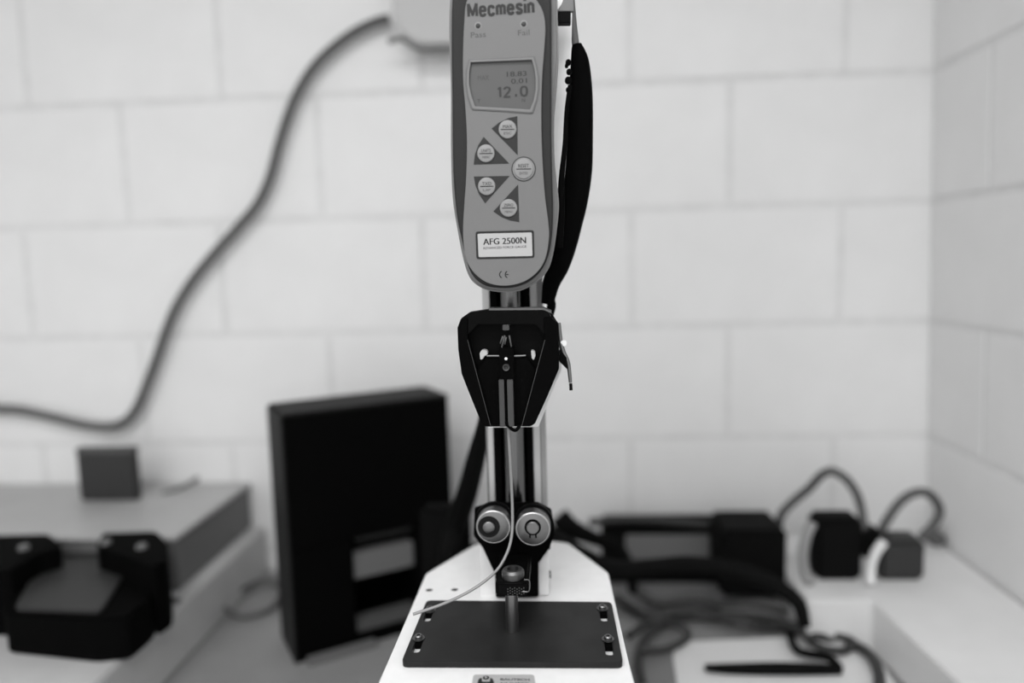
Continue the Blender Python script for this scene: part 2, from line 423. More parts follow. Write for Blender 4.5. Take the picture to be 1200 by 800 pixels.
turned('axle', (a.x, Y0-0.0035, a.z), [(0.0052, 0), (0.0064, 0.0008), (0.0064, 0.006)], M_bright if False else M_steel, ro, 'Y', 32)
ro, c, s, R, Y0 = roller(624.5, 620, 20.6, 0, 'right steel guide roller with a dark retaining clip round its axle')
a = P(624.3, 617.5, Y0)
turned('axle', (a.x, Y0-0.0035, a.z), [(0.0060, 0), (0.0068, 0.0008), (0.0068, 0.006)], M_steel, ro, 'Y', 32)
bm = bmesh.new(); lathe(bm, (a.x, Y0-0.0006, a.z), [(0.0088, 0), (0.0088, 0.0008)], 'Y', 36)
for dx in (-0.0032, 0.0032): add_box(bm, (a.x+dx-0.0009, Y0-0.0006, a.z-0.0118), (a.x+dx+0.0009, Y0+0.0002, a.z-0.007))
fin('retaining_clip', bm, M_blk, ro)
# carriage head (white) behind the gauge
prism('carriage_head', [(557, -60), (672, -60), (669.5, 60), (666, 120), (661, 180), (651, 225), (628, 318), (560, 318)], 0.769, 0.030, M_white, st, 0.001)
prism('carriage_plate', [(560, 372), (640, 372), (652, 385), (658, 400), (658, 433), (631, 500), (572, 501), (560, 470)], 0.762, 0.006, M_white, st, 0.0006)
prism('head_bracket', [(640, 13), (669, 13), (669, 27), (640, 27)], 0.735, 0.010, M_blk, st, 0.0006)
o = prism('bracket_gusset', [(652, 13), (658, 5), (662, -6), (672, -6), (672, 13)], 0.738, 0.006, M_dsteel, st, 0.0004)

# lever at the right of the carriage
lv = thing('release_lever', P(662, 457, 0.74), 'curved steel lever with dark tip at the right edge of the black head', 'lever')
tube('lever_arm', [P(655, 378, 0.752), P(656.5, 398, 0.75), P(660, 412, 0.748), P(665.5, 424, 0.746), P(667.5, 438, 0.745), P(668.5, 448, 0.745)], [0.002, 0.0026, 0.0026, 0.0022, 0.002, 0.0018], M_steel, lv)
prism('lever_grip', [(655, 410), (659, 413), (664, 419), (665, 433), (660, 428), (655, 423)], 0.742, 0.008, M_blk, lv, 0.0004)
tube('lever_tip', [P(668.8, 449, 0.745), P(669.2, 457, 0.745)], 0.0017, M_cblk, lv)
turned('lever_pivot', P(660.5, 402, 0.747), [(0.0032, 0), (0.0032, 0.003)], M_bright, lv, 'Y', 20)

# ---------------------------------------------------------------- slotted plate
pt = thing('slotted_plate', (-0.05, 0.71, BASE), 'black slotted steel plate bolted on the white stand base', 'plate')
q2 = lambda x, y: (PZ(x, y, PT).x, PZ(x, y, PT).y)
pout = rquad([q2(500.5, 703), q2(716, 705), q2(729.5, 775.5), q2(471, 774.5)], 0.006)
slots = []; bolts = []; ends = []
for bx, by, sx, sy in ((706, 713, 708.3, 726.5), (712.5, 749, 714.5, 766), (504, 715, 500, 726.5), (490.5, 748, 487, 763)):
    b = Vector(q2(bx, by)); e = Vector(q2(sx, sy)); bolts.append(b); ends.append(e)
    x0 = (b.x+e.x)/2-0.0024; slots.append(rrect(e.x-0.0044, e.y-0.0022, e.x+0.0044, b.y+0.002, 0.0035))
holed_top('plate_body', pout, slots, PT, 0.0063, M_plate, pt, 0.0006)
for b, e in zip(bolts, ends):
    box('slot_shadow_nut', (e.x-0.0040, e.y+0.0150, PT-0.0062), (e.x+0.0040, b.y+0.001, PT-0.0012), M_blkm, pt, 0.0004)  # matt black nut; the bolt's shadow in the slot is built into it
    turned('washer', (b.x, b.y, PT), [(0.0062, 0), (0.0062, 0.0011), (0.003, 0.0011)], M_dsteel, pt)
    turned('cap_screw', (b.x, b.y, PT+0.0011), [(0.0040, 0), (0.0041, 0.0022), (0.0034, 0.003), (0.0018, 0.003), (0.0016, 0.0012)], M_steel, pt)
# pin, knurled collar and bolt standing on the plate
pn = thing('plunger_pin', (-0.053, 0.706, PT), 'steel pin standing on the slotted plate under a black knurled clamp', 'pin')
b = PZ(600.5, 738, PT)
pr = 0.0066
zt = P(600, 690, b.y).z
turned('pin_shaft', (b.x, b.y, PT), [(pr, 0), (pr, zt-PT-0.004)], M_dsteel if False else mat('pin_steel', 0.22, 0.33, 1.0), pn, n=32)
kz0 = P(600, 699, b.y-0.012).z; kz1 = P(600, 682, b.y-0.012).z
bm = bmesh.new()
x0, x1 = P(580.5, 690, b.y-0.012).x, P(619.5, 690, b.y-0.012).x
add_box(bm, (x0, b.y-0.012, kz0), (x1, b.y+0.060, kz1)); bev(bm, 0.0025, 3)
fin('clamp_block', bm, M_blk, pn)
bm = bmesh.new()
for i in range(8):
    for j in range(3):
        add_box(bm, (x0+0.012+i*0.0023, b.y-0.0125, kz0+0.002+j*0.0028+(i % 2)*0.0012), (x0+0.0132+i*0.0023, b.y-0.0115, kz0+0.0032+j*0.0028+(i % 2)*0.0012), 0.0)
o = fin('knurling', bm, M_edge, pn, False); o['kind'] = 'stuff'
bt = Vector((P(601.5, 685, b.y).x, b.y, kz1))
bm = bmesh.new(); lathe(bm, bt, [(0.0112, 0), (0.0116, 0.001), (0.0116, 0.0065), (0.0095, 0.0090), (0.0062, 0.0090), (0.0058, 0.004)], 'Z', 6*6)
fin('clamp_bolt', bm, mat('bolt_steel', 0.12, 0.45, 1.0), pn)
bm = bmesh.new()
for d in ((0.0108), (-0.0135)):
    pass
tube('wire_clip', [Vector((bt.x+0.010, b.y-0.0128, kz0+0.006)), Vector((bt.x+0.0165, b.y-0.0128, kz0+0.0065)), Vector((bt.x+0.0172, b.y-0.0128, kz1+0.002)), Vector((bt.x+0.012, b.y-0.0128, kz1+0.003))], 0.0006, M_steel, pn, 6, 4)

# badge on the base
bd = thing('maker_badge', PZ(590, 800, BASE), 'silver maker badge with dark emblem on the front of the white base', 'badge')
r4 = [PZ(555, 791, BASE), PZ(625.5, 791, BASE), PZ(631, 822, BASE), PZ(550, 822, BASE)]
holed_top('badge_plate', rquad([(p.x, p.y) for p in r4], 0.003), [], BASE+0.0008, 0.0008, M_badge, bd, 0.0001)
def flatpoly(name, px, z, th, m, parent):
    bm = bmesh.new(); prism_pts(bm, [PZ(x, y, z) for x, y in px], Vector((0, 0, th))); return fin(name, bm, m, parent, False)
zb = BASE+0.0009
flatpoly('emblem_shield', [(559.5, 800), (561, 795.5), (564.5, 794), (565, 798.5), (574, 798.5), (574.5, 794), (577.5, 795.5), (579, 800), (578, 812), (559, 812)], zb, 0.0002, M_ink, bd)
c = PZ(569.5, 794, zb); turned('emblem_ring', (c.x, c.y, zb), [(0.0030, 0), (0.0030, 0.0003)], M_ink, bd)
turned('emblem_dot', (c.x, c.y, zb+0.0003), [(0.0013, 0), (0.0013, 0.0002)], M_label, bd)
text('lettering', 'BAUTECH', 603.5, 796, 1.9, 0, M_ink, bd, 34, 0.02, 0, flat=zb)
text('lettering', 'NUMBER', 603.5, 800.8, 1.9, 0, M_ink, bd, 34, 0.02, 0, flat=zb)

# ---------------------------------------------------------------- pull grip under the gauge
G = 0.715
gp = thing('pull_grip', P(594, 500, G+0.02), 'black funnel-shaped grip plate hanging under the grey gauge', 'grip')
outer = [(536, 384), (540, 373), (550, 366), (573, 362.5), (640, 362), (647, 368), (654, 379), (655, 405), (655, 432), (642, 463), (627, 496), (622, 499.5), (571, 500), (565, 498), (552, 466), (541, 438), (537, 410)]
prism('back_plate', outer, G+0.016, 0.008, M_blk, gp, 0.0008)
prism('side_cheek', [(536, 384), (540, 374), (548, 372), (548, 398), (575.5, 499.5), (571, 500), (565, 498), (552, 466), (541, 438), (537, 410)], G, 0.0158, M_blkm, gp, 0.0006)
prism('side_cheek', [(646, 372), (654, 379), (655, 405), (655, 432), (642, 463), (627, 496), (622, 499.5), (610.5, 499.5), (638, 398), (638, 372)], G, 0.0158, M_blkm, gp, 0.0006)
prism('top_bar', [(540, 374), (550, 366), (573, 362.5), (640, 362), (646, 371.5), (637.5, 372), (637.5, 392), (628, 380), (560, 380), (548.5, 392), (548.5, 372.5)], G, 0.0158, M_blk, gp, 0.0006)
prism('top_lip', [(573, 361), (637, 360.5), (646, 364.5), (646, 367), (637, 363), (573, 363.5)], G-0.0006, 0.016, M_dsteel, gp)
for L in (((547.8, 398), (575, 499)), ((638.6, 398), (611.5, 499))):
    tube('groove_highlight', [P(*L[0], G-0.0002), P((L[0][0]+L[1][0])/2, (L[0][1]+L[1][1])/2, G-0.0002), P(*L[1], G-0.0002)], 0.0003, mat('edge_highlight_line', 0.05, 0.4), gp, 6, 2)  # edge highlights of the groove drawn as thin paler lines
prism('jaw_plate', [(558, 436), (570, 419), (617, 418), (628, 434), (612, 497), (575, 497)], G+0.006, 0.0098, M_blkm, gp, 0.0007)
for a_, b_ in (((570.5, 416.9), (585.5, 416.9)), ((600.5, 416.9), (616, 416.4))):
    tube('cross_pin', [P(*a_, G+0.005), P((a_[0]+b_[0])/2, a_[1], G+0.005), P(*b_, G+0.005)], 0.0011, M_dsteel, gp, 8, 2)
o = prism('lit_opening', [(562, 414), (564, 410.5), (567.5, 409.8), (571, 411.5), (571.5, 415.5), (567.5, 417.5), (565.5, 421), (562.8, 421.5)], G+0.005, 0.01, M_opening, gp, 0.0005)  # pale plugs standing for light seen through the two openings
o = prism('lit_opening', [(622.2, 411), (625, 410.5), (627.2, 413), (627.4, 417), (625.6, 422), (623.2, 420)], G+0.005, 0.01, M_opening, gp, 0.0005)
boxpx('square_nut', 588.8, 380.5, 596.8, 387, G-0.002, 0.008, mat('nut_grey', 0.035, 0.5), gp, 0.0005)
for L in (((591.6, 393), (588, 407)), ((596.8, 393), (599.2, 406)), ((589.3, 394), (586.4, 402)), ((593.3, 395), (591.4, 403))):
    tube('chuck_finger', [P(*L[0], G+0.002), P((L[0][0]+L[1][0])/2, (L[0][1]+L[1][1])/2, G+0.001), P(*L[1], G+0.002)], 0.0009, M_dsteel, gp, 8, 3)
boxpx('chuck_body', 584.5, 407, 603, 446, G+0.001, 0.015, M_blkm, gp, 0.001)
turned('bright_ball', P(593, 420.3, G-0.001), [(0.0006, -0.0012), (0.0013, -0.0008), (0.0016, 0.0), (0.0012, 0.002)], M_white, gp, 'Y', 20)
turned('ring_nut', P(593, 430.5, G-0.001), [(0.0016, 0.002), (0.0022, 0.0), (0.0034, -0.0004), (0.0038, 0.003), (0.0022, 0.003)], M_edge, gp, 'Y', 24)
boxpx('clamp_bar', 584.3, 445, 592.0, 500, G-0.004, 0.012, mat('clamp_bar_grey', 0.045, 0.42, 0.3), gp, 0.0005)
boxpx('clamp_bar', 594.0, 445, 602.4, 500, G-0.004, 0.012, mat('clamp_bar_grey', 0.045), gp, 0.0005)
boxpx('clamp_spine', 591.5, 446, 594.5, 500, G+0.000, 0.008, M_blkm, gp, 0.0002)
tube('lower_hook', [P(593, 494, G-0.003), P(598, 501, G-0.002), P(604, 504, G), P(609, 499, G+0.003)], 0.0018, M_blkm, gp)

# test wire
wi = tube('test_wire', [P(595.5, 500, 0.722), P(597, 525, 0.725), P(599.5, 570, 0.735), P(600.6, 605, 0.738), P(599.5, 628, 0.736), P(594, 648, 0.73), P(583, 667, 0.72), P(565, 683, 0.708), P(542, 697, 0.70), P(515, 709, 0.69), P(484, 719.5, 0.683)], 0.0015, M_wire, None, 12)
tag(wi, 'thin pale wire hanging from the grip and curving over the black plate', 'wire')

# ---------------------------------------------------------------- force gauge
g = 0.715
fg = thing('force_gauge', P(591, 342, 0.735), 'grey handheld force gauge with LCD and five round keys, clamped upright', 'force gauge')
shell = [(556, -40), (600, -46), (640, -36), (652, -15), (653.5, 20), (654.5, 60), (652, 100), (649.5, 130), (649.3, 165), (650.5, 195), (654, 225), (655, 243), (653, 265), (649.5, 290), (643.5, 313), (632, 328), (613, 339.5), (593, 342.5), (573, 340.5), (560, 335), (550, 325), (543, 305), (536, 270), (530, 230), (528, 170), (528, 100), (526, 40), (528, -10), (538, -32)]
band = [(560, -36), (600, -40), (634, -30), (645, -8), (646.3, 30), (646.3, 100), (646.3, 160), (647.3, 210), (648.3, 245), (647, 275), (643, 298), (634, 317), (620, 330), (604, 336.3), (588, 337.5), (570, 335), (557, 326.5), (549, 313), (542, 285), (535, 250), (531, 200), (530, 120), (529, 40), (531, -8), (542, -28)]
panel = [(556, -12), (575, -20), (600, -21), (617, -12), (628, 0), (635.5, 13), (638.6, 30), (637.5, 55), (635, 88), (634, 120), (634.2, 160), (636, 200), (638.5, 232), (642.3, 262), (642.8, 280), (638.5, 303), (628.5, 319), (612.5, 330), (592, 334.3), (572, 331), (556.5, 320), (547.2, 305), (544, 288), (543, 268), (544.5, 240), (546.8, 205), (547.6, 165), (546, 130), (543.2, 95), (543, 62), (544.5, 25), (547, 3)]
sm = lambda L, n=4: [(p.x, p.y) for p in catm([(x, y, 0) for x, y in L], n, True)]
prism('rear_shell', shell, g+0.012, 0.040, M_gshell, fg, 0.0022, 4, 3)
prism('dark_surround', band, g+0.003, 0.020, M_gband, fg, 0.0015, 4, 3)
lcd_out = [(549.5, 69.5), (590, 68), (626, 66), (629, 76), (631.5, 90), (631.6, 104), (629.5, 117), (624.5, 132), (622, 132.8), (590, 130.5), (555, 128.5), (552.5, 127), (548, 114), (545.6, 98), (546.2, 83)]
lcd_in = [(551.5, 72.6), (590, 71), (623.5, 69.6), (626.5, 80), (628, 92), (628, 105), (625.8, 117), (621.5, 128.8), (590, 126.8), (556.5, 125), (552, 112), (549.3, 98), (549.5, 84)]
holed_front('front_panel', sm(panel), [sm(lcd_in, 1)], g, 0.0035, M_gpan, fg, 0.0004)
holed_front('display_bezel', lcd_out, [lcd_in], g-0.0008, 0.0012, M_bez, fg, 0.0003)
inner = [(p[0]*0.965+588.5*0.035, p[1]*0.96+99*0.04) for p in lcd_out]
holed_front('display_bezel', inner, [lcd_in], g-0.0012, 0.0010, mat('bezel_light', 0.16, 0.4), fg, 0.0002)
prism('display_screen', [(546, 66), (632, 64), (634, 135), (546, 132)], g+0.0021, 0.0004, M_lcd, fg)
ys = g+0.0020; T = 0.012
strokes('display_digits', '12.0', 600.8, 107.5, 13, 36, ys, M_lcdink, fg, 0.2, 0.34, T)
text('display_digits', '18.83', 605.5, 86.5, 5.6, ys, M_lcdink, fg, 23, 0.015, T)
text('display_digits', '0.01', 608.2, 94.8, 5.6, ys, M_lcdink, fg, 18.5, 0.012, T)
text('display_word', 'MAX', 566.5, 91, 5.4, ys, M_lcdghost, fg, 13, 0.0, T)
text('display_word', 'N', 613.5, 117.4, 4, ys, M_lcdink, fg, None, 0, T)
text('display_word', 'T', 561.2, 118.5, 4.2, ys, M_lcdink, fg, None, 0, T)
strokes('brand_lettering', 'Mecmesin', 586.7, 10, 16.5, 79, g, mat('brand_ink', 0.033, 0.6, spec=0.2), fg, 0.225, 0.28, 0.02)
text('word_pass', 'Pass', 560.5, 40.6, 6.3, g, M_ink2, fg, 17.5, 0.0, 0.02)
text('word_fail', 'Fail', 613.8, 38.2, 6.3, g, M_ink2, fg, 13.5, 0.0, 0.02)
for lx, ly in ((560.2, 30), (613.7, 28)):
    turned('indicator_ring', P(lx, ly, g-0.0002), [(0.0034, 0), (0.0034, 0.0005)], mat('ring_pale', 0.22, 0.5), fg, 'Y', 24)
    turned('indicator_lamp', P(lx, ly, g-0.0006), [(0.0012, -0.0006), (0.0021, -0.0002), (0.0024, 0.0005)], M_dkgrey, fg, 'Y', 24)
tris = [[(606.3, 136), (596, 138.2), (585, 143.5), (576, 150.6), (606.7, 182)],
        [(566.8, 160.3), (560.5, 170), (556.5, 181), (555, 193), (597, 191.7)],
        [(555.2, 206.8), (597.5, 206), (568.5, 238.3), (561, 227), (557, 217)],
        [(607.2, 216), (578, 247.8), (588, 254.6), (598, 258.5), (608.6, 260.3)]]
for t in tris: prism('key_field', t, g-0.00015, 0.0004, M_tri, fg)
def key(x, y, r, a_, b_, ring=False):
    Yk = g-0.0003; c = P(x, y, Yk); s = (P(x+1, y, Yk)-c).length; R = r*s
    if ring:
        turned('key_ring', c, [(R+0.0022, 0), (R+0.0022, 0.0006)], M_tri, fg, 'Y', 48)
        turned('key_ring', c-Vector((0, 0.0003, 0)), [(R+0.0012, 0), (R+0.0012, 0.0006)], mat('ring_mid', 0.20), fg, 'Y', 48)
    k = turned('round_key', c, [(R*0.82, -0.0016), (R*0.95, -0.0013), (R, -0.0006), (R, 0.0005)], M_key, fg, 'Y', 40)
    Yt = Yk-0.00165
    text('key_legend', a_, x, y-r*0.33, r*0.34, Yt, M_ink, k, r*1.05, 0.0, 0.01)
    text('key_legend', b_, x, y+r*0.42, r*0.26, Yt, M_ink2, k, r*0.85, 0.0, 0.01)
    prism('key_legend_rule', [(x-r*0.75, y-0.4), (x+r*0.75, y-0.7), (x+r*0.75, y+0.4), (x-r*0.75, y+0.7)], Yt-0.0001, 0.0002, M_ink, k)
key(594.8, 151.6, 10.6, 'MAX', 'ESC'); key(569.5, 179.8, 10.3, 'UNITS', 'MENU'); key(570.4, 218.3, 10.3, 'TXD', 'UP')
key(596, 243.7, 10.3, 'ZERO', 'MENU'); key(613.6, 198, 11.6, 'RESET', 'ENTER', True)
prism('label_frame', rquad([(557.2, 271.3), (625.6, 269.6), (626.4, 302), (558.4, 303.6)], 3), g-0.0004, 0.0006, M_gband, fg)
prism('label_plate', rquad([(559.6, 273.8), (623.2, 272.2), (624, 299.8), (560.8, 301.2)], 1.5), g-0.0005, 0.0006, M_label, fg)
text('label_lettering', 'AFG 2500N', 591.3, 282.3, 7.2, g-0.0005, M_ink, fg, 50, 0.025, 0.012)
text('label_lettering', 'ADVANCED FORCE GAUGE', 591.3, 289.7, 2.6, g-0.0005, M_ink, fg, 51, 0.0, 0.012)
for cx in (587.6, 594.2):
    c = P(cx, 321.5, g-0.0001); s = (P(cx+1, 321.5, g)-P(cx, 321.5, g)).length
    pts = [c+Vector((s*(2.2-4.4*math.cos(a)), 0, s*4.3*math.sin(a))) for a in [math.radians(d) for d in (-62, -30, 0, 30, 62)]]
    tube('conformity_mark', pts, s*0.55, M_ink, fg, 6, 3)
c = P(594.8, 321.5, g-0.0001); box('conformity_mark', (c.x-s*2, c.y-0.0002, c.z-s*0.5), (c.x+s*1.2, c.y+0.0003, c.z+s*0.5), M_ink, fg, 0)

# black sleeved cable loop hanging right of the gauge
kb = thing('gauge_cable', P(655, 345, 0.78), 'thick black sleeved cable looping down right behind the grey gauge', 'cable')
tube('cable_sleeve', [P(676, 52, 0.80), P(678.5, 72, 0.80), P(679.5, 110, 0.80), P(679.5, 160, 0.80), P(678, 200, 0.80), P(673, 235, 0.80), P(667, 262, 0.80), P(661, 288, 0.80), P(654, 312, 0.80), P(646, 332, 0.80), P(641.5, 356, 0.80)],
     [0.0050, 0.0105, 0.0135, 0.0140, 0.0146, 0.0146, 0.0142, 0.0135, 0.0120, 0.0095, 0.0070], M_blkm, kb, 16)
tube('cable_lead', [P(668, -20, 0.80), P(670, 10, 0.80), P(673, 40, 0.80), P(677, 70, 0.80)], 0.0040, mat('lead_grey', 0.10), kb)
for (x, y, r) in ((666, 73, 0.0028), (664, 77, 0.0018), (666, 94, 0.0035), (667, 84, 0.0028), (665.5, 105, 0.0022)):
    turned('cable_tie', P(x, y, 0.738), [(r*0.5, -0.002), (r, -0.001), (r, 0.003), (r*0.4, 0.004)], M_blkm, kb, 'Y', 16)
tube('cable_tail', [P(668, 100, 0.739), P(664, 130, 0.739), P(662, 170, 0.738), P(658, 210, 0.738), P(657, 250, 0.738), P(655, 290, 0.74)], [0.0022, 0.0022, 0.0025, 0.003, 0.004, 0.004], M_blkm, kb)
tube('cable_fall', [P(645, 352, 0.80), P(646, 360, 0.80), P(640, 380, 0.80)], 0.005, M_blkm, kb)

# ================================================================ BACKGROUND
# wall outlet and cord
ol = thing('wall_outlet', P(500, 52, 1.55), 'pale grey outlet box on the block wall behind the gauge', 'outlet')
prism('outlet_box', rquad([(458, -40), (575, -44), (577, 50), (490, 52), (472, 40), (460, 22)], 8), 1.50, 0.068, M_outlet, ol, 0.004)
tube('outlet_rim', [P(455, 49, 1.50), P(470, 45, 1.50), P(490, 56, 1.50), P(520, 57, 1.50), P(560, 55, 1.50)], 0.0055, M_mid, ol)
cp = [(456, 22), (440, 26), (415, 38), (388, 58), (365, 82), (347, 112), (335, 142), (325, 175), (316, 208), (302, 238), (280, 265), (252, 296), (228, 325), (208, 356), (195, 386), (184, 418), (172, 450), (160, 478), (146, 494), (127, 500), (100, 498), (62, 489), (25, 481), (0, 479), (-60, 476), (-150, 470)]
tube_o = tube('hanging_cable', [P(x, y, 1.54) for x, y in cp], 0.0098, M_cord); tag(tube_o, 'grey power cord hanging in curves down the block wall', 'cord')

# left raised box and tray
TZ = 0.855
tr = box('cable_tray', (-1.45, 0.55, BZ), (-0.677, WY-0.002, TZ), M_tray, r=0.004); tag(tr, 'long pale grey stepped tray on the bench at left', 'tray')
for v in tr.data.vertices: pass
tc_ = thing('instrument_case', (-1.1, 1.4, TZ), 'large pale case standing on the tray against the wall at left', 'case')
box('case_body', (-1.45, 1.24, TZ), (-0.708, WY-0.003, 0.952), M_mid, tc_, 0.004)
o = box('case_lid', (-1.452, 1.237, 0.952), (-0.704, WY-0.003, 0.960), mat('lid_paint', 0.40, 0.4, mottle=0.06, scale=9), tc_, 0.003)
# dark small box on it
c = PZ(125, 587, 0.960)
w0 = P(91, 560, c.y).x; w1 = P(159, 560, c.y).x; zt = P(125, 526, c.y).z
db = thing('small_dark_box', (c.x, c.y, 0.960), 'small dark grey box standing on the pale case below the hanging cord', 'box')
box('box_body', (w0, c.y, 0.960), (w1, c.y+0.02, zt), M_dkgrey, db, 0.004)
box('box_lid', (w0-0.001, c.y-0.001, zt-0.012), (w1+0.001, c.y+0.021, zt+0.002), mat('lid_grey', 0.075, 0.5), db, 0.003)
pc = tube('shadow_line', [PZ(190, 578, 0.962), PZ(215, 570, 0.965), PZ(235, 558, 0.97), PZ(250, 555, 0.963)], 0.004, M_mid); tag(pc, 'thin grey line standing for a faint shadow on the pale case near the dark box', 'shadow line')  # grey tube laid in for a faint shadow line on the case top

# black instrument at lower left
bi = thing('black_tool', (-0.80, 1.08, TZ), 'black bench tool with grey top pad and looped handle on the tray, lower left', 'tool')
k0 = PZ(70, 735, TZ)
def pzpoly(name, px, z0, z1, m, parent, r=0.004):
    """footprint drawn where its top face appears at height z1, extruded down to z0"""
    bm = bmesh.new(); prism_pts(bm, [PZ(x, y, z1) for x, y in px], Vector((0, 0, z0-z1)))
    bmesh.ops.recalc_face_normals(bm, faces=bm.faces); bev(bm, r); return fin(name, bm, m, parent)
pzpoly('tool_body', rquad([(2, 716), (44, 650), (150, 645), (182, 664), (178, 700), (150, 722), (108, 726)], 8), TZ, 0.925, M_blkm, bi)
pzpoly('top_pad', rquad([(16, 712), (52, 648), (148, 645), (150, 664), (118, 716)], 8), 0.924, 0.931, M_dkgrey, bi, 0.002)
zs = P(120, 624, 1.232).z; zl = P(10, 626, 1.232).z
pzpoly('side_block', rquad([(112, 640), (120, 624), (183, 622), (197, 636), (196, 655), (180, 664), (152, 652)], 5), TZ, zs, M_blkm, bi)
pzpoly('rear_block', rquad([(-25, 668), (-25, 627), (58, 625), (74, 640), (45, 648), (12, 668)], 5), TZ, zl, M_blkm, bi)
for kx, ky in ((124, 637), (166, 642), (28, 643)):
    c = PZ(kx, ky, zs); turned('knob', (c.x, c.y, zs-0.001), [(0.009, 0), (0.009, 0.006), (0.007, 0.008)], M_mid, bi)
tube('handle', [PZ(102, 712, 0.89), PZ(108, 735, 0.875), PZ(106, 755, 0.868), PZ(95, 762, 0.866), PZ(60, 757, 0.866), PZ(18, 752, 0.866)], 0.0105, M_blkm, bi)

# black computer tower, turned
n0 = PZ(349, 779, BZ)
Yn = n0.y
top = P(330, 487, Yn).z
def farY():
    lo, hi = Yn, 1.56
    for _ in range(40):
        mid = (lo+hi)/2
        if P(528, 459, mid).z > top: lo = mid      # rises less than wanted -> compare
        else: hi = mid
    return lo
# solve the depth where the far top corner has the same height
best = min([Yn+0.001*k for k in range(1, 360)], key=lambda y: abs(P(526, 463, y).z-top))
far = P(526, 463, best)
A = Vector((n0.x, Yn, 0)); B = Vector((far.x, best, 0)); U = (B-A).normalized(); Nn = Vector((-U.y, U.x, 0)); L_ = (B-A).length
TH = 0.12
# keep the case clear of the wall
tw = thing('computer_tower', (A.x, A.y, BZ), 'tall black desktop computer case turned on the bench left of the stand', 'computer')
def tbox(name, u0, u1, n0_, n1, z0, z1, m, r=0.002):
    bm = bmesh.new(); base = [A+U*u0+Nn*n0_, A+U*u1+Nn*n0_, A+U*u1+Nn*n1, A+U*u0+Nn*n1]
    prism_pts(bm, [Vector((p.x, p.y, z0)) for p in base], Vector((0, 0, z1-z0)))
    bmesh.ops.recalc_face_normals(bm, faces=bm.faces); bev(bm, r); return fin(name, bm, m, tw)
def tu(px):   # distance along the front face for a pixel column near y=660
    return min([k*0.002 for k in range(200)], key=lambda u: abs((lambda p: p.x/p.y)(A+U*u)-(lambda p: p.x/p.y)(P(px, 660, 1.2))))
u0, u1 = tu(415), tu(489)
zo0, zo1 = BZ+0.02, BZ+0.205
tbox('case_side', 0, L_, 0.004, TH, zo1, top-0.004, M_tower)
tbox('case_side', 0, u0, 0.004, TH, BZ+0.006, zo1, M_tower)
tbox('case_side', u1, L_, 0.004, TH, BZ+0.006, zo1, M_tower)
tbox('case_floor', 0, L_, 0.004, TH, BZ, BZ+0.016, M_tower)
tbox('case_top', 0, L_, 0.0, TH, top-0.004, top+0.002, mat('tower_top', 0.008, 0.6, spec=0.15))
tbox('case_edge', -0.004, 0.0, 0.0, TH, BZ, top, M_towers)
tbox('bay_back', u0, u1, TH-0.01, TH, BZ+0.016, zo1, M_tower)
def zat(px, py):
    u = tu(px); p = A+U*u; return P(px, py, p.y).z
tbox('bay_strip', u0, u1, 0.015, 0.04, zat(450, 675), zat(450, 646), M_towl)
tbox('bay_strip', u0, u1, 0.015, 0.04, zat(450, 737), zat(450, 722), mat('tower_strip_dim', 0.07))
tbox('bay_strip', u0+0.01, u1, 0.02, 0.04, zat(450, 634), zat(450, 616), M_dkgrey)
tbox('case_foot', 0.015, u0+0.03, -0.02, 0.0, BZ, BZ+0.012, M_towl)

# cables by the tower
t_ = tube('bench_cable', [PZ(203, 703, TZ+0.008), PZ(226, 708, TZ-0.03), PZ(240, 711, BZ+0.03), PZ(262, 706, BZ+0.008), PZ(285, 690, BZ+0.02), PZ(310, 680, BZ+0.02), PZ(330, 690, BZ+0.01), PZ(318, 712, BZ+0.008), PZ(285, 722, BZ+0.008), PZ(262, 712, BZ+0.020)], 0.0055, M_cord)
tag(t_, 'dark grey cable looped on the bench between tray and black case', 'cable')
t_ = tube('black_lead', [P(574, 470, 0.90), P(566, 505, 0.95), P(557, 540, 1.0), P(548, 575, 1.05), P(536, 610, 1.10), P(524, 650, 1.1), P(520, 700, 1.12)], [0.009, 0.011, 0.014, 0.016, 0.018, 0.018, 0.012], M_cblk)
tag(t_, 'thick black lead falling from behind the stand toward the black case', 'cable')
t_ = box('black_adapter', (P(492, 640, 1.12).x, 1.12, BZ), (P(550, 640, 1.12).x, 1.16, P(520, 596, 1.12).z), M_cblk, r=0.01)
tag(t_, 'black block standing on the bench between the black case and the stand', 'adapter')

# right background
un = thing('mains_unit', (0.2, 1.5, BZ), 'black mains unit with a grey front panel behind the stand base', 'power unit')
boxpx('unit_body', 705, 611, 842, 684, 1.50, 0.05, M_cblk, un, 0.006)
boxpx('unit_panel', 733, 627, 846, 656, 1.494, 0.006, mat('panel_grey', 0.15, 0.6), un, 0.002)
tube('unit_rail', [P(690, 612, 1.49), P(740, 608, 1.49), P(800, 612, 1.49), P(860, 618, 1.49), P(905, 618, 1.49)], 0.0085, M_dkgrey, un)
bb = thing('black_charger', (0.40, 1.38, BZ), 'wide black charger box left of the white boxed ledge', 'charger')
boxpx('charger_body', 846, 622, 922, 700, 1.36, 0.12, M_cblk, bb, 0.008)
boxpx('charger_side', 842, 640, 850, 668, 1.355, 0.05, M_cblk, bb, 0.002)
